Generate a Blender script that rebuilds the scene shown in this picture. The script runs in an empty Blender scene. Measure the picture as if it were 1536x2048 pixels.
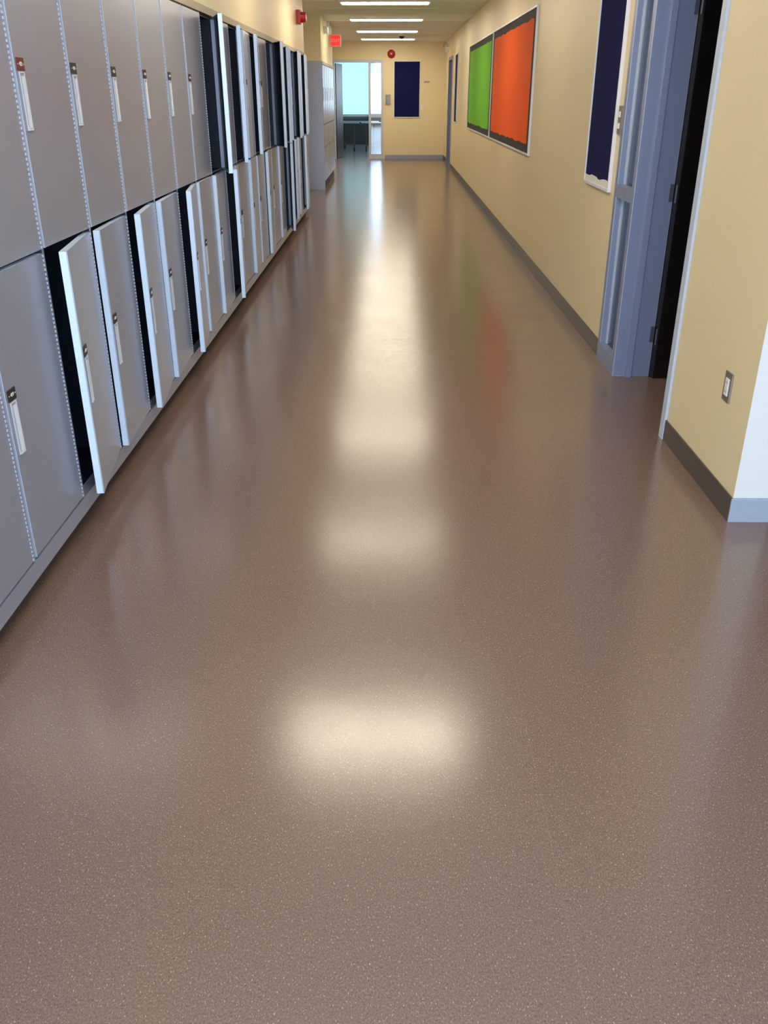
import bpy, bmesh, math, random
from mathutils import Vector, Matrix
random.seed(7)
S = bpy.context.scene
S.view_settings.view_transform = 'Standard'
COL = S.collection

def srgb(r, g, b):
    def f(c):
        c /= 255.0
        return c/12.92 if c <= 0.04045 else ((c+0.055)/1.055)**2.4
    return (f(r), f(g), f(b), 1.0)

# ------------------------------------------------------------ materials
def mat(name, col, rough=0.5, metal=0.0, spec=0.5, emit=None, estr=0.0, noise=0.0, nscale=60.0, bump=0.0, coat=0.0):
    m = bpy.data.materials.new(name); m.use_nodes = True
    nt = m.node_tree; b = nt.nodes['Principled BSDF']
    b.inputs['Base Color'].default_value = col
    b.inputs['Roughness'].default_value = rough
    b.inputs['Metallic'].default_value = metal
    b.inputs['Specular IOR Level'].default_value = spec
    b.inputs['Coat Weight'].default_value = coat
    if emit:
        b.inputs['Emission Color'].default_value = emit
        b.inputs['Emission Strength'].default_value = estr
    if noise > 0 or bump > 0:
        tc = nt.nodes.new('ShaderNodeTexCoord')
        n = nt.nodes.new('ShaderNodeTexNoise'); n.inputs['Scale'].default_value = nscale
        n.inputs['Detail'].default_value = 3
        nt.links.new(tc.outputs['Object'], n.inputs['Vector'])
        if noise > 0:
            r = nt.nodes.new('ShaderNodeValToRGB')
            r.color_ramp.elements[0].position = 0.3; r.color_ramp.elements[1].position = 0.7
            r.color_ramp.elements[0].color = tuple(c*(1-noise) for c in col[:3])+(1,)
            r.color_ramp.elements[1].color = tuple(min(1, c*(1+noise)) for c in col[:3])+(1,)
            nt.links.new(n.outputs['Fac'], r.inputs['Fac'])
            nt.links.new(r.outputs['Color'], b.inputs['Base Color'])
        if bump > 0:
            bp = nt.nodes.new('ShaderNodeBump'); bp.inputs['Strength'].default_value = bump
            bp.inputs['Distance'].default_value = 0.002
            nt.links.new(n.outputs['Fac'], bp.inputs['Height'])
            nt.links.new(bp.outputs['Normal'], b.inputs['Normal'])
    return m

def glass_mat(name, tint=(0.9, 0.95, 1, 1), refl=0.12):
    m = bpy.data.materials.new(name); m.use_nodes = True
    nt = m.node_tree; nt.nodes.remove(nt.nodes['Principled BSDF'])
    out = nt.nodes['Material Output']
    t = nt.nodes.new('ShaderNodeBsdfTransparent'); t.inputs[0].default_value = tint
    g = nt.nodes.new('ShaderNodeBsdfGlossy'); g.inputs['Roughness'].default_value = 0.03
    mx = nt.nodes.new('ShaderNodeMixShader'); mx.inputs[0].default_value = refl
    nt.links.new(t.outputs[0], mx.inputs[1]); nt.links.new(g.outputs[0], mx.inputs[2])
    nt.links.new(mx.outputs[0], out.inputs[0])
    return m

def floor_mat():
    m = bpy.data.materials.new('floor_linoleum'); m.use_nodes = True
    nt = m.node_tree; b = nt.nodes['Principled BSDF']; L = nt.links.new
    tc = nt.nodes.new('ShaderNodeTexCoord')
    def noise(scale, detail, sc=(1, 1, 1)):
        mp = nt.nodes.new('ShaderNodeMapping'); mp.inputs['Scale'].default_value = sc
        L(tc.outputs['Object'], mp.inputs['Vector'])
        n = nt.nodes.new('ShaderNodeTexNoise'); n.inputs['Scale'].default_value = scale
        n.inputs['Detail'].default_value = detail
        L(mp.outputs[0], n.inputs['Vector']); return n
    def ramp(src, stops):
        r = nt.nodes.new('ShaderNodeValToRGB'); e = r.color_ramp.elements
        e[0].position, e[0].color = stops[0]; e[1].position, e[1].color = stops[-1]
        for p, c in stops[1:-1]:
            k = e.new(p); k.color = c
        L(src, r.inputs['Fac']); return r
    n1 = noise(300, 2, (1, 0.7, 1))
    base = ramp(n1.outputs['Fac'], [(0.30, srgb(97, 77, 68)), (0.5, srgb(115, 93, 82)), (0.72, srgb(128, 106, 93))])
    n2 = noise(340, 1, (1, 0.5, 1))
    fl = ramp(n2.outputs['Fac'], [(0.65, (0, 0, 0, 1)), (0.74, (0.8, 0.8, 0.8, 1))])
    mx = nt.nodes.new('ShaderNodeMixRGB'); mx.inputs[2].default_value = srgb(190, 168, 140)
    L(fl.outputs[0], mx.inputs[0]); L(base.outputs[0], mx.inputs[1])
    n3 = noise(340, 1, (0.5, 1, 1.3))
    dk = ramp(n3.outputs['Fac'], [(0.26, (0.8, 0.8, 0.8, 1)), (0.34, (0, 0, 0, 1))])
    mx2 = nt.nodes.new('ShaderNodeMixRGB'); mx2.inputs[2].default_value = srgb(64, 49, 42)
    L(dk.outputs[0], mx2.inputs[0]); L(mx.outputs[0], mx2.inputs[1])
    # welded sheet seam running along the corridor
    sx = nt.nodes.new('ShaderNodeSeparateXYZ'); L(tc.outputs['Object'], sx.inputs[0])
    a = nt.nodes.new('ShaderNodeMath'); a.operation = 'SUBTRACT'; a.inputs[1].default_value = 0.36
    L(sx.outputs['X'], a.inputs[0])
    ab = nt.nodes.new('ShaderNodeMath'); ab.operation = 'ABSOLUTE'; L(a.outputs[0], ab.inputs[0])
    lt = nt.nodes.new('ShaderNodeMath'); lt.operation = 'LESS_THAN'; lt.inputs[1].default_value = 0.0015
    L(ab.outputs[0], lt.inputs[0])
    lm = nt.nodes.new('ShaderNodeMath'); lm.operation = 'MULTIPLY'; lm.inputs[1].default_value = 0.07
    L(lt.outputs[0], lm.inputs[0])
    mx3 = nt.nodes.new('ShaderNodeMixRGB'); mx3.inputs[2].default_value = srgb(170, 145, 125)
    L(lm.outputs[0], mx3.inputs[0]); L(mx2.outputs[0], mx3.inputs[1])
    L(mx3.outputs[0], b.inputs['Base Color'])
    n4 = noise(3.0, 3)
    rr = nt.nodes.new('ShaderNodeMapRange'); rr.inputs['To Min'].default_value = 0.175; rr.inputs['To Max'].default_value = 0.24
    L(n4.outputs['Fac'], rr.inputs['Value']); L(rr.outputs[0], b.inputs['Roughness'])
    b.inputs['Specular IOR Level'].default_value = 0.75
    n5 = noise(7.0, 2)
    bp = nt.nodes.new('ShaderNodeBump'); bp.inputs['Strength'].default_value = 0.10; bp.inputs['Distance'].default_value = 0.004
    L(n5.outputs['Fac'], bp.inputs['Height']); L(bp.outputs[0], b.inputs['Normal'])
    return m

M_floor = floor_mat()
M_wall = mat('wall_yellow_paint', srgb(228, 210, 168), 0.45, noise=0.02, nscale=300, bump=0.05)
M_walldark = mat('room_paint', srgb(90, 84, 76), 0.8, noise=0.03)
M_wallend = mat('wall_end_daylit_paint', srgb(190, 188, 186), 0.5, noise=0.02, nscale=300)  # wall paint turned pale on the end face, daylight put into the colour
M_roomlt = mat('room_paint_light', srgb(104, 112, 118), 0.8, noise=0.03)
M_ceil = mat('ceiling_tile', srgb(238, 238, 238), 0.9, noise=0.02, nscale=8)
M_base = mat('rubber_baseboard', srgb(70, 61, 56), 0.35, noise=0.05)
M_baselt = mat('pale_baseboard', srgb(132, 140, 156), 0.3, noise=0.03)
M_lock = mat('locker_grey_enamel', srgb(154, 158, 176), 0.32, metal=0.4, noise=0.02, nscale=250, bump=0.03)
M_edge = mat('daylit_edge_enamel', srgb(196, 212, 232), 0.4, metal=0.1, noise=0.02)  # brighter, bluer locker enamel, daylight on the door edges painted in
M_hinge = mat('hinge_steel', srgb(172, 180, 198), 0.4, metal=0.2, noise=0.02)
M_lockin = mat('locker_interior', srgb(30, 38, 56), 0.5, metal=0.2, noise=0.05)  # near-black navy stands in for the shade inside the lockers
M_handle = mat('handle_white_plastic', srgb(214, 218, 228), 0.5, noise=0.01)
M_cup = mat('handle_recess', srgb(150, 154, 166), 0.4, noise=0.02)
M_plate = mat('number_plate_dark', srgb(36, 28, 28), 0.5, noise=0.02)
M_platered = mat('number_plate_maroon', srgb(104, 30, 26), 0.5, noise=0.02)
M_digit = mat('digit_white', srgb(215, 212, 205), 0.5, noise=0.01)
M_black = mat('black_recess', srgb(14, 13, 13), 0.6, noise=0.1)
M_filler = mat('locker_filler_trim', srgb(170, 158, 136), 0.5, noise=0.02)
M_frame = mat('steel_frame_bluegrey', srgb(128, 138, 166), 0.4, metal=0.1, noise=0.02)
M_framelt = mat('steel_frame_pale', srgb(186, 196, 214), 0.4, noise=0.02)
M_navy = mat('navy_felt', srgb(24, 28, 74), 0.95, spec=0.1, noise=0.12, nscale=200)
M_green = mat('green_paper', srgb(112, 186, 50), 0.8, spec=0.2, noise=0.03, nscale=60)
M_orange = mat('orange_paper', srgb(240, 96, 30), 0.8, spec=0.2, noise=0.03, nscale=60)
M_bord = mat('black_border_paper', srgb(44, 36, 34), 0.8, noise=0.3, nscale=40)
M_alu = mat('white_aluminium', srgb(222, 222, 228), 0.35, noise=0.01)
M_paper = mat('white_paper', srgb(225, 220, 212), 0.8, noise=0.02)
M_red = mat('red_enamel', srgb(170, 26, 24), 0.35, noise=0.03)
M_redglow = mat('exit_red', srgb(225, 40, 30), 0.4, emit=srgb(255, 40, 30), estr=0.7, noise=0.01)
M_white = mat('white_plastic', srgb(228, 226, 220), 0.4, noise=0.01)
M_steel = mat('brushed_steel', srgb(150, 145, 138), 0.4, metal=0.8, noise=0.05)
M_hardware = mat('dull_steel', srgb(92, 96, 106), 0.45, metal=0.6, noise=0.05)
M_switch = mat('switch_plate_grey', srgb(140, 128, 112), 0.5, metal=0.3, noise=0.03)
M_wood = mat('dark_wood', srgb(40, 27, 22), 0.5, noise=0.2, nscale=12)
M_wooddk = mat('shaded_dark_wood', srgb(22, 17, 16), 0.4, noise=0.2, nscale=12)  # wood darkened for the doorway leaf, shade of the dark room in the colour
M_dkplastic = mat('dark_plastic', srgb(24, 24, 28), 0.3, noise=0.02)
WARM = (1.0, 0.90, 0.71, 1)
M_light = mat('lamp_diffuser', srgb(255, 250, 235), 0.5, emit=WARM, estr=30.0, noise=0.005)
M_lightdim = mat('lamp_diffuser_dim', srgb(255, 250, 235), 0.5, emit=WARM, estr=18.0, noise=0.005)  # same diffuser with weaker emission, fades one floor reflection
M_blind = mat('backlit_blind', srgb(90, 100, 102), 0.8, emit=srgb(152, 205, 218), estr=1.8, noise=0.01)  # own emission stands in for daylight coming through the blind
M_glass = glass_mat('clear_glass')
M_glass2 = glass_mat('dim_glass', (0.7, 0.72, 0.75, 1), 0.25)
M_grass = mat('outdoor_ground', srgb(110, 125, 120), 0.9, noise=0.2, nscale=1)

# ------------------------------------------------------------ mesh helper
class MB:
    def __init__(s): s.bm = bmesh.new(); s.mats = []
    def mi(s, m):
        if m not in s.mats: s.mats.append(m)
        return s.mats.index(m)
    def _tag(s, verts, m):
        i = s.mi(m); fs = set()
        for v in verts: fs.update(v.link_faces)
        for f in fs: f.material_index = i
        return fs
    def box(s, x0, x1, y0, y1, z0, z1, m, bevel=0.0, facemat=None):
        r = bmesh.ops.create_cube(s.bm, size=1.0)
        vs = r['verts']
        for v in vs:
            v.co = Vector((x0+(v.co.x+.5)*(x1-x0), y0+(v.co.y+.5)*(y1-y0), z0+(v.co.z+.5)*(z1-z0)))
        fs = s._tag(vs, m)
        if facemat:
            for f in fs:
                f.normal_update()
                for d, fm in facemat:
                    if f.normal.dot(Vector(d)) > 0.9: f.material_index = s.mi(fm)
        if bevel > 0:
            es = set()
            for v in vs: es.update(v.link_edges)
            bmesh.ops.bevel(s.bm, geom=list(es), offset=bevel, segments=2, profile=0.7, affect='EDGES')
        return s
    def cyl(s, c, r, h, m, axis='Z', seg=20, r2=None):
        R = {'Z': Matrix.Identity(4), 'X': Matrix.Rotation(math.pi/2, 4, 'Y'), 'Y': Matrix.Rotation(-math.pi/2, 4, 'X')}[axis]
        rr = bmesh.ops.create_cone(s.bm, cap_ends=True, segments=seg, radius1=r, radius2=r if r2 is None else r2, depth=h,
                                   matrix=Matrix.Translation(c) @ R)
        s._tag(rr['verts'], m); return s
    def sph(s, c, r, m, sc=(1, 1, 1)):
        rr = bmesh.ops.create_uvsphere(s.bm, u_segments=18, v_segments=10, radius=r,
                                       matrix=Matrix.Translation(c) @ Matrix.Diagonal((*sc, 1)))
        for f in s._tag(rr['verts'], m): f.smooth = True
        return s
    def poly(s, pts, m):
        f = s.bm.faces.new([s.bm.verts.new(p) for p in pts]); f.material_index = s.mi(m); return s
    def text(s, body, size, mtx, m, extrude=0.0006):
        cu = bpy.data.curves.new('t', 'FONT'); cu.body = body; cu.size = size; cu.extrude = extrude
        cu.align_x = 'CENTER'; cu.align_y = 'CENTER'; cu.resolution_u = 3
        o = bpy.data.objects.new('t', cu); COL.objects.link(o)
        bpy.context.view_layer.update()
        me = bpy.data.meshes.new_from_object(o.evaluated_get(bpy.context.evaluated_depsgraph_get()))
        me.transform(mtx)
        n0 = len(s.bm.faces); s.bm.from_mesh(me); s.bm.faces.ensure_lookup_table()
        i = s.mi(m)
        for f in s.bm.faces[n0:]: f.material_index = i
        bpy.data.objects.remove(o); bpy.data.curves.remove(cu); bpy.data.meshes.remove(me)
        return s
    def mesh(s, name):
        me = bpy.data.meshes.new(name); s.bm.to_mesh(me); s.bm.free()
        for m in s.mats: me.materials.append(m)
        return me
    def obj(s, name, loc=(0, 0, 0), parent=None, rot=0.0, **kw):
        return mkobj(name, s.mesh(name), loc, parent, rot, **kw)

def mkobj(name, data, loc=(0, 0, 0), parent=None, rot=0.0, **kw):
    o = bpy.data.objects.new(name, data); COL.objects.link(o)
    o.location = loc; o.rotation_euler = (0, 0, rot)
    if parent: o.parent = parent
    for k, v in kw.items(): o[k] = v
    return o

def sbox(name, x0, x1, y0, y1, z0, z1, m, label, category, facemat=None):
    cx, cy = (x0+x1)/2, (y0+y1)/2
    return MB().box(x0-cx, x1-cx, y0-cy, y1-cy, 0, z1-z0, m, facemat=facemat).obj(
        name, (cx, cy, z0), kind='structure', label=label, category=category)

# ------------------------------------------------------------ dimensions
XL, XR, H = -1.148, 1.32, 2.65
XB = -1.74
YE = 23.8
Y0B = -3.5
LW = 0.494
YB0 = 2.92
K0, K1 = -4, 20
YS, YF = YB0+K0*LW, YB0+K1*LW          # bank 1 extent
Y2S, N2 = 15.9, 6
Y2F = Y2S+N2*LW

# ------------------------------------------------------------ shell
f = MB().box(-4, 6, Y0B, 31.2, -0.1, 0, M_floor).obj('floor', kind='structure', label='glossy brown speckled linoleum sheet floor', category='floor')
MB().box(-4, 6, Y0B, 31.2, 0, 0.1, M_ceil).obj('ceiling', (0, 0, H), kind='structure', label='cream acoustic tile ceiling of the corridor', category='ceiling')
W = lambda n, *a, lab='pale yellow painted corridor wall', m=M_wall, **k: sbox(n, *a, m, lab, 'wall', **k)
W('wall_left', XB-0.1, XB, YS-0.3, YE, 0, H)
W('wall_left.001', XB, XL-0.012, YS-0.3, YF+0.02, 1.985, H, lab='yellow bulkhead wall above the grey lockers')
W('wall_left.002', XB, XL-0.012, Y2S-0.02, Y2F, 1.985, H, lab='yellow bulkhead wall above the far lockers')
W('wall_left.003', -4, XL-0.012, YS-0.42, YS-0.3, 0, H)
W('wall_left.004', XB, -1.47, Y2F+1.2, YE, 0, H)
# right wall
W('wall_right', XR, XR+0.15, 3.015, 3.93, 0, H, lab='yellow wall end beside the open doorway', facemat=[((0, -1, 0), M_wallend)])
W('wall_right.001', XR, XR+0.19, 3.93, 5.37, 2.2, H)
W('wall_right.002', XR, XR+0.19, 5.37, 21.0, 0, H)
W('wall_right.003', XR, XR+0.19, 21.0, 22.3, 2.25, H)
W('wall_right.004', XR, XR+0.19, 22.3, YE, 0, H)
W('wall_side', 1.47, 6, 3.13, 3.25, 0, H, lab='dim wall beyond the corner', m=M_walldark)
W('wall_side.001', 4.4, 4.5, 3.25, YE, 0, H, lab='dim classroom wall', m=M_walldark)
W('wall_side.002', 1.51, 4.4, 8.0, 8.1, 0, H, lab='dim classroom wall', m=M_walldark)
W('wall_side.003', 5.9, 6.0, Y0B, 3.13, 0, H)
# end wall
W('wall_end', -4, -1.47, YE, YE+0.15, 0, H)
W('wall_end.001', -1.47, -0.22, YE, YE+0.15, 2.26, H)
W('wall_end.002', -0.22, 4.5, YE, YE+0.15, 0, H, lab='yellow end wall of the corridor')
# far room
W('wall_room', -4.0, -3.9, YE+0.15, 31.2, 0, H, m=M_walldark, lab='dim far room wall')
W('wall_room.001', 3.0, 3.1, YE+0.15, 31.2, 0, H, m=M_walldark, lab='dim far room wall')
W('wall_room.002', -3.9, 3.0, 31.05, 31.2, 0, 0.85, m=M_roomlt, lab='wall below the far room window')
W('wall_room.003', -3.9, 3.0, 31.05, 31.2, 2.45, H, m=M_roomlt, lab='wall above the far room window')
# back wall with big window
W('wall_back', -4, 6, Y0B-0.12, Y0B, 0, 0.5)
W('wall_back.001', -4, 6, Y0B-0.12, Y0B, 2.5, H)
mb = MB()
for x in (-4, -2, 0, 2, 4, 5.95): mb.box(x-0.03, x+0.03, -0.04, 0.04, 0, 2.0, M_frame)
mb.box(-4, 6, -0.04, 0.04, 0, 0.05, M_frame); mb.box(-4, 6, -0.04, 0.04, 1.95, 2.0, M_frame)
mb.obj('window_2', (0, Y0B-0.06, 0.5), kind='structure', label='wide glazed window with grey metal mullions', category='window')

# far window
mb = MB()
for x in (-3.9, -2.3, -0.72, 0.85, 2.95): mb.box(x-0.04, x+0.04, -0.04, 0.04, 0, 1.6, M_framelt)
mb.box(-3.9, 3, -0.04, 0.04, 0, 0.06, M_framelt); mb.box(-3.9, 3, -0.04, 0.04, 1.54, 1.6, M_framelt)
w1 = mb.obj('window_1', (0, 31.1, 0.85), kind='structure', label='wide daylight window of the far room', category='window')
MB().box(-0.68, 0.81, -0.005, 0.005, 0.06, 1.54, M_glass).obj('window_pane', parent=w1)
bl = MB()
for x0 in (-2.26, -3.86):
    bl.box(x0, x0+1.5, -0.004, 0.004, 0.02, 1.55, M_blind); bl.box(x0, x0+1.5, -0.012, 0.012, 0.0, 0.03, M_white)
    bl.cyl((x0+0.75, 0, 1.58), 0.03, 1.5, M_white, 'X')
bl.obj('roller_blind', (0, 30.98, 0.87), label='pale blue backlit roller blind drawn over the window', category='blind')
sbox('ground_outside', -40, 40, 31.3, 80, -0.4, -0.3, M_grass, 'hazy ground outside the window', 'ground')

# baseboards
def bb(n, x0, x1, y0, y1, m=M_base, z=0.1, lab='dark rubber cove baseboard'):
    cx, cy = (x0+x1)/2, (y0+y1)/2
    mb = MB().box(x0-cx, x1-cx, y0-cy, y1-cy, 0.0, z, m, bevel=0.003)
    return mb.obj(n, (cx, cy, 0), kind='structure', label=lab, category='baseboard')
bb('baseboard_right', XR-0.008, XR, 3.007, 3.9)
bb('baseboard_right.001', XR-0.008, XR, 5.37, 20.93)
bb('baseboard_right.002', XR-0.008, XR, 22.37, YE)
bb('baseboard_front', XR-0.008, XR+0.152, 3.005, 3.015, M_baselt, lab='pale glossy rubber baseboard wrapping the wall end')
bb('baseboard_end', -0.18, XR-0.01, YE-0.01, YE, M_baselt, lab='pale baseboard on the end wall')
bb('baseboard_alcove', XB, XB+0.01, YF+0.02, Y2S-0.02)

# locker plinth + filler
mb = MB()
mb.box(-0.56, -0.0, 0, YF-YS, 0.078, 0.138, M_lock, facemat=[((1, 0, 0), M_lock)])
mb.box(-0.56, -0.07, 0, YF-YS, 0, 0.078, M_black)  # black colour stands in for the shadow below the overhang
mb.obj('trim_1', (XL, YS, 0), kind='structure', label='grey metal plinth under the lockers with dark toe recess', category='plinth')
MB().box(-0.56, -0.03, 0, Y2F-Y2S, 0, 0.138, M_black).obj('trim_2', (XL, Y2S, 0), kind='structure', label='black plinth under the far lockers', category='plinth')
for n, a, b_ in (('trim_3', YS, YF), ('trim_4', Y2S, Y2F)):
    MB().box(-0.3, 0.004, 0, b_-a, 0, 0.043, M_filler, bevel=0.003).obj(n, (XL, a, 1.942), kind='structure', label='narrow tan filler strip over the lockers', category='trim')

# ------------------------------------------------------------ lockers
ZB = 0.139
def body_mesh():
    mb = MB(); t = 0.009; d = 0.5; top = 1.94-ZB
    F = [((1, 0, 0), M_lock)]
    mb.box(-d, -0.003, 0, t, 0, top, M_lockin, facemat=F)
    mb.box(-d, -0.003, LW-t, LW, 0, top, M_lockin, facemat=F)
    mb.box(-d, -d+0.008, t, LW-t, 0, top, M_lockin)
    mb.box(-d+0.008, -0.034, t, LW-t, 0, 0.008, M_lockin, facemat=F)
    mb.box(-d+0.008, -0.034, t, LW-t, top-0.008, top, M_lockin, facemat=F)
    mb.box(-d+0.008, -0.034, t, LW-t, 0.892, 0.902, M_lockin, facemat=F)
    for z in (0.40, 1.32):   # coat hooks
        mb.cyl((-d+0.03, LW/2, z), 0.004, 0.05, M_steel, 'X', 8)
    return mb.mesh('locker_body')
DW = LW-0.024; DT = 0.026; DHL = 0.882; DHU = 0.892
def door_mesh(h):
    mb = MB()
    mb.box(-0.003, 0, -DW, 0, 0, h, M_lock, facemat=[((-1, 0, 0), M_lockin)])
    # folded return flanges of the sheet-steel door
    mb.box(-DT, -0.003, -DW, -DW+0.003, 0, h, M_edge)
    mb.box(-DT, -DT+0.002, -DW+0.003, -DW+0.022, 0.003, h-0.003, M_edge)
    mb.box(-DT, -0.003, -0.003, 0, 0, h, M_lock)
    mb.box(-DT, -0.003, -DW+0.003, -0.003, h-0.003, h, M_edge)
    mb.box(-DT, -0.003, -DW+0.003, -0.003, 0, 0.003, M_edge)
    mb.box(-0.0005, 0.0006, -DW, -DW+0.004, 0, h, M_edge)  # thin bright strip on the free edge, painted daylight
    return mb.mesh('locker_door')
def hinge_mesh(h):
    mb = MB(); n = 60; s = h/n
    for i in range(n):
        mb.box(-0.001, 0.003, -0.0045, -0.001, i*s+s*0.15, i*s+s*0.7, M_hinge)
    return mb.mesh('piano_hinge')
def handle_mesh():
    mb = MB(); w, hh = 0.042, 0.168
    mb.box(0, 0.002, -w/2, w/2, -hh/2, hh/2, M_cup)
    mb.box(0, 0.004, -w/2, -w/2+0.004, -hh/2, hh/2, M_handle, bevel=0.001)
    mb.box(0, 0.004, w/2-0.004, w/2, -hh/2, hh/2, M_handle, bevel=0.001)
    mb.box(0, 0.004, -w/2+0.004, w/2-0.004, hh/2-0.005, hh/2, M_handle, bevel=0.001)
    mb.box(0, 0.006, -w/2+0.004, w/2-0.004, -hh/2, -hh/2+0.007, M_handle, bevel=0.001)
    mb.box(0.001, 0.0035, -w/2+0.012, w/2-0.004, -hh/2+0.007, hh/2-0.012, M_handle, bevel=0.001)
    return mb.mesh('locker_handle')
RT = Matrix(((0, 0, 1, 0), (1, 0, 0, 0), (0, 1, 0, 0), (0, 0, 0, 1)))
def plate_mesh(txt, red):
    mb = MB()
    mb.box(0, 0.003, -0.028, 0.028, -0.018, 0.018, M_platered if red else M_plate)
    if txt:
        mb.text(txt, 0.016, Matrix.Translation((0.0036, 0, 0)) @ RT, M_digit)
        for y in (-0.022, 0.022): mb.cyl((0.0033, y, 0), 0.002, 0.001, M_digit, 'X', 8)
    return mb.mesh('number_plate')
ME_body = body_mesh(); ME_dl = door_mesh(DHL); ME_du = door_mesh(DHU)
ME_hl = hinge_mesh(DHL); ME_hu = hinge_mesh(DHU); ME_h = handle_mesh(); ME_p = plate_mesh('', False)
lowA = {0: 8.5, 1: 3.5, 2: 6.5, 3: 3.0, 4: 8, 5: 1.5, 6: 2.5, 7: 9, 8: 0, 9: 3, 10: 1, 11: 4, 12: 0, 13: 2, 14: 12, 15: 3, 16: 5, 17: 3, 18: 8, 19: 2}
upA = {6: 16, 7: 0, 8: 10, 9: 3, 10: 7, 12: 19, 13: 4, 14: 12, 15: 8, 16: 14, 17: 10, 18: 12, 19: 8}
def locker(y, k, a_lo, a_up, lab, group, detail, num):
    root = mkobj('locker', None, (XL, y, ZB), label=lab, category='locker', group=group)
    root.empty_display_size = 0.2
    mkobj('locker_body', ME_body, parent=root)
    for zb, h, md, mh, ang, kk in ((0.008, DHL, ME_dl, ME_hl, a_lo, 0), (1.040-ZB+0.002, DHU, ME_du, ME_hu, a_up, 1)):
        d = mkobj('locker_door', md, (0, LW-0.012, zb), root, math.radians(ang))
        if detail > 0:
            mkobj('piano_hinge', mh, (0, 0, 0), d)
        mkobj('handle', ME_h, (0.0003, -DW+0.045, h*0.49), d, label='white plastic recessed pull handle')
        if detail > 1:
            pm = plate_mesh(str(num+kk), kk == 1 and k < 1)
        else: pm = ME_p
        mkobj('number_plate', pm, (0.0003, -DW+0.045, h*0.49+0.104), d)
for k in range(K0, K1):
    al, au = lowA.get(k, 0), upA.get(k, 0)
    if al > 2 and au > 2: st = 'both doors standing ajar'
    elif al > 2: st = 'lower door ajar and upper door shut'
    elif au > 2: st = 'upper door swung open and lower shut'
    else: st = 'both doors shut'
    locker(YB0+k*LW, k, al, au, 'grey steel two-tier school locker, '+st, 'grey two-tier lockers along the corridor',
           2 if k < 7 else 1, 419+(k+1)*2)
for k in range(N2):
    locker(Y2S+k*LW, 30+k, 0, 0, 'grey steel two-tier locker with shut doors, far bank', 'far bank of closed lockers', 1, 0)
MB().box(-0.55, 0.0, -0.018, 0.0, 0, 1.984, M_lock, bevel=0.003).obj('locker_end_panel', (XL-0.004, Y2S-0.001, 0.0), label='plain grey steel end panel of the far lockers', category='panel')

# ------------------------------------------------------------ ceiling lights
for i, y in enumerate((1.8, 4.8, 7.8, 10.8, 13.8, 16.8, 19.8, 22.5)):
    r = mkobj('ceiling_light', None, (-0.1, y, H), label='recessed rectangular fluorescent ceiling light, lit warm white', category='ceiling light', group='corridor ceiling lights')
    mb = MB()
    for s_ in (-1, 1):
        mb.box(-0.63, 0.63, s_*0.15-0.012, s_*0.15+0.012, -0.018, 0, M_white)
        mb.box(s_*0.615-0.014, s_*0.615+0.014, -0.138, 0.138, -0.018, 0, M_white)
    mb.obj('light_housing', parent=r)
    MB().box(-0.6, 0.6, -0.137, 0.137, -0.026, -0.002, M_lightdim if i == 2 else M_light).obj('diffuser', parent=r)

# ceiling tile grid lines
mb = MB()
for j in range(23):
    y = -2.0+j*1.2
    if y < YE: mb.box(XL-0.2, XR, y-0.008, y+0.008, -0.003, 0, M_ceil)
mb.obj('trim_5', (0, 0, H), kind='structure', label='thin ceiling grid bars', category='ceiling grid')

# ------------------------------------------------------------ notice boards
def wavy(x0, x1, z0, z1, amp, y, seed, n=26):
    rnd = random.Random(seed); pts = []
    for i in range(n): pts.append((x0+(x1-x0)*i/n, y, z0+rnd.uniform(-amp, amp)))
    for i in range(n//2): pts.append((x1+rnd.uniform(-amp, amp), y, z0+(z1-z0)*i/(n//2)))
    for i in range(n): pts.append((x1-(x1-x0)*i/n, y, z1+rnd.uniform(-amp, amp)))
    for i in range(n//2): pts.append((x0+rnd.uniform(-amp, amp), y, z1-(z1-z0)*i/(n//2)))
    return pts
def board(w, h, loc, rot, lab, felt, paper=None, strip=False, seed=1):
    r = mkobj('notice_board', None, loc, rot=rot, label=lab, category='notice board')
    mb = MB(); t = 0.018
    mb.box(-w/2, -w/2+t, -0.020, 0, 0, h, M_alu, bevel=0.002); mb.box(w/2-t, w/2, -0.020, 0, 0, h, M_alu, bevel=0.002)
    mb.box(-w/2+t, w/2-t, -0.020, 0, 0, t, M_alu, bevel=0.002); mb.box(-w/2+t, w/2-t, -0.020, 0, h-t, h, M_alu, bevel=0.002)
    mb.obj('board_frame', parent=r)
    MB().box(-w/2+t, w/2-t, -0.012, -0.001, t, h-t, felt).obj('board_panel', parent=r)
    if paper:
        MB().poly(wavy(-w/2+0.16, w/2-0.16, 0.098, h-0.098, 0.008, -0.0145, seed), paper).obj('backing_paper', parent=r)
    if strip:
        p = [(-w/2+t, -0.0145, t), (w/2-t, -0.0145, t)]
        rnd = random.Random(3)
        for i in range(15):
            p.append((w/2-t-(w-2*t)*i/14, -0.0145, t+0.04+0.006*math.sin(i*0.9)+rnd.uniform(-.003, .003)))
        MB().poly(p, M_paper).obj('border_paper', parent=r)
RR = -math.pi/2
board(3.70, 1.26, (XR, (8.94+12.62)/2, 0.965), RR, 'wide bulletin board covered in bright orange paper with black border', M_bord, M_orange, seed=1)
board(3.74, 1.26, (XR, (12.66+16.4)/2, 0.965), RR, 'wide bulletin board covered in lime green paper with black border', M_bord, M_green, seed=2)
board(0.72, 1.27, (XR, 5.88, 0.965), RR, 'narrow navy felt board with torn white paper along the bottom', M_navy, strip=True)
board(0.70, 1.27, (XR, 19.6, 0.965), RR, 'narrow navy felt board with white frame on side wall', M_navy)
board(0.66, 1.27, (0.37, YE, 0.965), 0, 'tall navy felt board in white frame on the end wall', M_navy)

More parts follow.
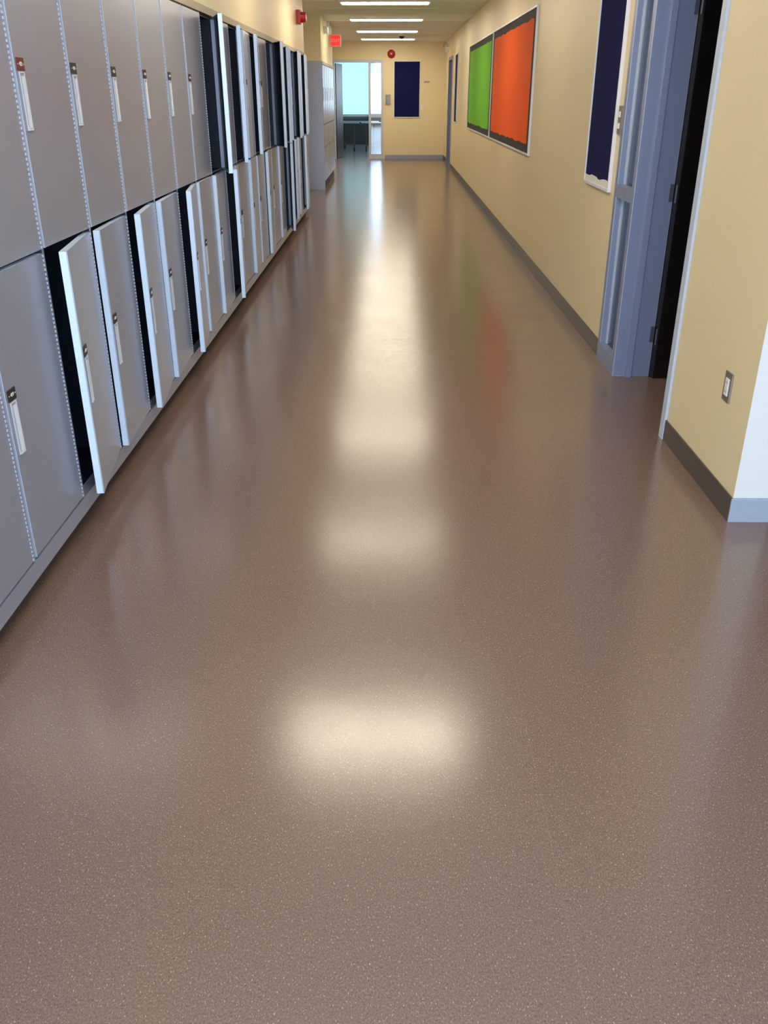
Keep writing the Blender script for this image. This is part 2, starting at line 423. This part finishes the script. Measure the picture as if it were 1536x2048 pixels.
# ------------------------------------------------------------ right door + sidelight
mb = MB()
xo, xi = XR-0.012-XR, 0.2
mb.box(xo, xi, -0.055+3.95-3.95, 0.0, 0, 2.2, M_framelt)          # near jamb
mb.box(xo, xi, 0.98, 1.04, 0, 2.2, M_frame, bevel=0.002)           # middle jamb
mb.box(0.06, 0.09, 0.955, 0.98, 0, 2.2, M_frame)                   # stop
mb.box(xo, xi, 1.365, 1.425, 0, 2.2, M_frame, bevel=0.002)         # far jamb
mb.box(xo, xi, -0.055, 1.425, 2.14, 2.2, M_frame)
mb.box(xo, 0.12, 1.04, 1.365, 0, 0.10, M_frame); mb.box(xo, 0.12, 1.04, 1.365, 0.96, 1.03, M_frame)
for z0, z1 in ((0.10, 0.96), (1.03, 2.14)):
    mb.box(0.02, 0.05, 1.04, 1.062, z0, z1, M_framelt); mb.box(0.02, 0.05, 1.343, 1.365, z0, z1, M_framelt)
d1 = mb.obj('door_1', (XR, 3.955, 0), kind='structure', label='blue-grey steel door frame with narrow sidelight', category='door')
MB().box(0.03, 0.036, 1.06, 1.345, 0.10, 0.96, M_glass2).box(0.03, 0.036, 1.06, 1.345, 1.03, 2.14, M_glass2).obj('sidelight_glass', parent=d1)
lf = MB().box(0, 0.9, -0.045, 0, 0.01, 2.13, M_wooddk, bevel=0.003).box(0.62, 0.78, -0.047, 0.002, 1.0, 1.95, M_dkplastic).obj('door_leaf', (0.2, 0.97, 0), d1, math.radians(12), label='dark wood door leaf swung open into the room')
MB().cyl((0.83, -0.07, 1.02), 0.026, 0.05, M_steel, 'Y').box(0.72, 0.84, -0.1, -0.085, 1.01, 1.03, M_steel, bevel=0.004).obj('door_lever', parent=lf)
for z in (0.25, 1.02, 1.9):
    MB().cyl((0.198, 0.925, z), 0.006, 0.09, M_hardware).box(0.178, 0.197, 0.975, 0.9795, z-0.045, z+0.045, M_hardware).obj('door_hinge', parent=d1)

# right far door
mb = MB()
mb.box(-0.02, 0.19, 0, 0.07, 0, 2.25, M_frame, bevel=0.002).box(-0.02, 0.19, 1.23, 1.3, 0, 2.25, M_frame, bevel=0.002).box(-0.02, 0.19, 0.07, 1.23, 2.18, 2.25, M_frame)
d2 = mb.obj('door_2', (XR, 21.0, 0), kind='structure', label='blue-grey steel door frame near the corridor end', category='door')
MB().box(0.1, 0.145, 0.07, 1.23, 0.01, 2.18, M_wood).obj('door_leaf', parent=d2)

# end doorway + sidelight
mb = MB()
for x0, x1 in ((-1.47, -1.42), (-0.585, -0.53), (-0.275, -0.22)):
    mb.box(x0, x1, -0.02, 0.16, 0, 2.26, M_framelt, bevel=0.002)
mb.box(-1.42, -0.585, -0.02, 0.16, 2.2, 2.26, M_framelt); mb.box(-0.53, -0.275, -0.02, 0.16, 2.2, 2.26, M_framelt)
mb.box(-0.53, -0.275, -0.01, 0.15, 0, 0.12, M_framelt); mb.box(-0.53, -0.275, -0.01, 0.15, 0.97, 1.02, M_framelt)
d3 = mb.obj('door_3', (0, YE, 0), kind='structure', label='pale grey steel doorway with glass sidelight to the far room', category='door')
MB().box(-0.53, -0.275, 0.06, 0.066, 1.02, 2.2, M_glass).box(-0.53, -0.275, 0.06, 0.066, 0.12, 0.97, M_glass).obj('sidelight_glass', parent=d3)
MB().box(-0.045, 0, 0, 0.85, 0.01, 2.19, M_wood, bevel=0.003).obj('door_leaf', (-1.40, 0.17, 0), d3, math.radians(-8), label='dark wood door leaf standing open')

# side door beyond the corner
MB().box(0, 0.95, 0, 0.05, 0, 2.15, M_wood, bevel=0.003).box(-0.02, 0, -0.01, 0.05, 0, 2.2, M_frame).obj('door_4', (1.53, 3.07, 0), kind='structure', label='dark wood door beyond the wall end', category='door')

# ------------------------------------------------------------ wall fittings
def fit(name, loc, rot, lab, cat): return mkobj(name, None, loc, rot=rot, label=lab, category=cat)
# outlet
o = fit('wall_outlet', (XR, 3.25, 0.47), RR, 'white electrical outlet with steel cover plate above the baseboard', 'outlet')
MB().box(-0.036, 0.036, -0.006, 0, -0.058, 0.058, M_steel, bevel=0.002).obj('cover_plate', parent=o)
mb = MB().box(-0.017, 0.017, -0.010, -0.006, -0.034, 0.034, M_white, bevel=0.0015)
for z in (-0.018, 0.018):
    for x in (-0.006, 0.006): mb.box(x-0.001, x+0.001, -0.0106, -0.0098, z-0.004, z+0.004, M_black)
mb.obj('socket', parent=o)
# switch panel by door
o = fit('light_switch', (XR, 5.44, 1.35), RR, 'grey-plated light switch beside the door frame', 'light switch')
MB().box(-0.042, 0.042, -0.012, 0, -0.06, 0.09, M_switch, bevel=0.002).obj('cover_plate', parent=o)
MB().box(-0.014, 0.014, -0.020, -0.012, 0.03, 0.06, M_white, bevel=0.002).box(-0.014, 0.014, -0.020, -0.012, -0.03, 0.0, M_white, bevel=0.002).obj('toggle', parent=o)
# red alarm horn on bulkhead
o = fit('fire_alarm', (XL-0.012, 12.0, 2.34), math.pi/2, 'red fire alarm horn strobe on the yellow bulkhead', 'fire alarm')
MB().box(-0.075, 0.075, -0.05, 0, -0.075, 0.075, M_red, bevel=0.008).obj('alarm_base', parent=o)
MB().cyl((0, -0.08, 0.0), 0.05, 0.07, M_red, 'Y', 20, 0.065).obj('horn', parent=o)
MB().box(-0.03, 0.03, -0.075, -0.05, 0.045, 0.07, M_white, bevel=0.004).obj('strobe_lens', parent=o)
# round bell end wall
o = fit('alarm_bell', (-0.02, YE, 2.38), 0, 'round red fire alarm bell on the end wall', 'fire alarm')
MB().box(-0.06, 0.06, -0.03, 0, -0.06, 0.06, M_red, bevel=0.005).obj('bell_base', parent=o)
mb = MB().sph((0, -0.03, 0), 0.095, M_red, (1, 0.5, 1)).cyl((0, -0.08, 0), 0.012, 0.01, M_steel, 'Y'); mb.obj('bell_gong', parent=o)
# exit sign
o = fit('exit_sign', (XL-0.012, 18.35, 2.40), 0, 'illuminated red EXIT sign projecting from the wall', 'exit sign')
MB().box(0.0, 0.2, -0.03, 0.03, -0.1, 0.1, M_white, bevel=0.004).obj('sign_housing', parent=o)
TM = Matrix.Translation((0.1, -0.0345, 0)) @ Matrix.Rotation(math.pi/2, 4, 'X')
MB().box(0.012, 0.188, -0.033, -0.03, -0.088, 0.088, M_redglow).text('EXIT', 0.078, TM, M_white, 0.001).obj('sign_face', parent=o)
# emergency lights
def elight(loc, rot, lab):
    o = fit('emergency_light', loc, rot, lab, 'emergency light')
    MB().box(-0.12, 0.12, -0.07, 0, -0.05, 0.05, M_white, bevel=0.006).obj('battery_box', parent=o)
    for s_ in (-1, 1):
        MB().cyl((s_*0.09, -0.08, 0.085), 0.04, 0.05, M_white, 'Y', 16, 0.03).cyl((s_*0.09, -0.107, 0.085), 0.033, 0.004, M_dkplastic, 'Y', 16).cyl((s_*0.09, -0.06, 0.055), 0.008, 0.04, M_white).obj('lamp_head', parent=o)
elight((XL-0.012, 16.7, 2.48), math.pi/2, 'white emergency light with two round heads above far lockers')
elight((XR, 22.9, 2.44), RR, 'white twin-head emergency light near the ceiling')
# dome camera
o = fit('security_camera', (0.2, 20.9, H), 0, 'small black dome security camera under the ceiling', 'security camera')
MB().cyl((0, 0, -0.02), 0.07, 0.04, M_white).obj('camera_base', parent=o)
MB().sph((0, 0, -0.045), 0.055, M_dkplastic).obj('camera_dome', parent=o)
# thermostat / intercom on end wall + small plates
o = fit('wall_phone', (-0.1, YE, 1.38), 0, 'small grey wall intercom between doorway and navy board', 'intercom')
MB().box(-0.065, 0.065, -0.03, 0, -0.11, 0.11, M_steel, bevel=0.005).obj('intercom_case', parent=o)
MB().box(-0.05, -0.015, -0.055, -0.03, -0.09, 0.09, M_frame, bevel=0.006).obj('handset', parent=o)
MB().box(-0.07, 0.07, -0.012, 0, -0.02, 0.02, M_filler, bevel=0.003).obj('room_plaque', (0.86, YE, 1.77), label='small tan wall plaque on the end wall', category='plaque')
MB().box(-0.03, 0.03, -0.012, 0, -0.05, 0.05, M_white, bevel=0.003).obj('wall_thermostat', (0.75, YE, 1.2), label='small white thermostat on the end wall', category='thermostat')

# ------------------------------------------------------------ far room furniture
def table(x, y, w):
    r = mkobj('folding_table', None, (x, y, 0), label='dark folding table on castors before the window', category='table', group='tables in the far room')
    MB().box(-w/2, w/2, -0.3, 0.3, 0.72, 0.75, M_dkplastic, bevel=0.004).obj('table_top', parent=r)
    for s_ in (-1, 1):
        mb = MB().box(s_*(w/2-0.15)-0.02, s_*(w/2-0.15)+0.02, -0.02, 0.02, 0.1, 0.72, M_dkplastic)
        mb.box(s_*(w/2-0.15)-0.025, s_*(w/2-0.15)+0.025, -0.27, 0.27, 0.08, 0.12, M_dkplastic)
        for q in (-0.25, 0.25): mb.cyl((s_*(w/2-0.15), q, 0.04), 0.04, 0.03, M_dkplastic, 'X')
        mb.obj('table_leg', parent=r)
table(-1.55, 27.4, 1.2); table(-0.3, 27.5, 1.2); table(-1.0, 28.8, 1.2)

# ------------------------------------------------------------ light
wd = bpy.data.worlds.new('world'); S.world = wd; wd.use_nodes = True
bg = wd.node_tree.nodes['Background']; bg.inputs[0].default_value = (0.74, 0.88, 1.0, 1); bg.inputs[1].default_value = 2.2
def area(name, loc, rot, sx, sy, e, col):
    l = bpy.data.lights.new(name, 'AREA'); l.shape = 'RECTANGLE'; l.size = sx; l.size_y = sy; l.energy = e; l.color = col
    o = bpy.data.objects.new(name, l); COL.objects.link(o); o.location = loc; o.rotation_euler = rot
area('window_daylight', (1.0, Y0B-0.4, 1.6), (math.radians(90), 0, 0), 8, 2, 650, (0.62, 0.80, 1.0))
area('far_window_daylight', (0, 31.6, 1.8), (math.radians(-90), 0, 0), 4, 1.5, 220, (0.7, 0.88, 1.0))

# ------------------------------------------------------------ camera
cd = bpy.data.cameras.new('camera'); cam = bpy.data.objects.new('camera', cd); COL.objects.link(cam)
cd.sensor_fit = 'VERTICAL'; cd.sensor_height = 36; cd.lens = 36*1720/2048
cd.clip_start = 0.05; cd.clip_end = 200
cam.location = (0, 0, 1.5)
cam.rotation_euler = (math.radians(90-25.92), 0, math.radians(0.48))
S.camera = cam
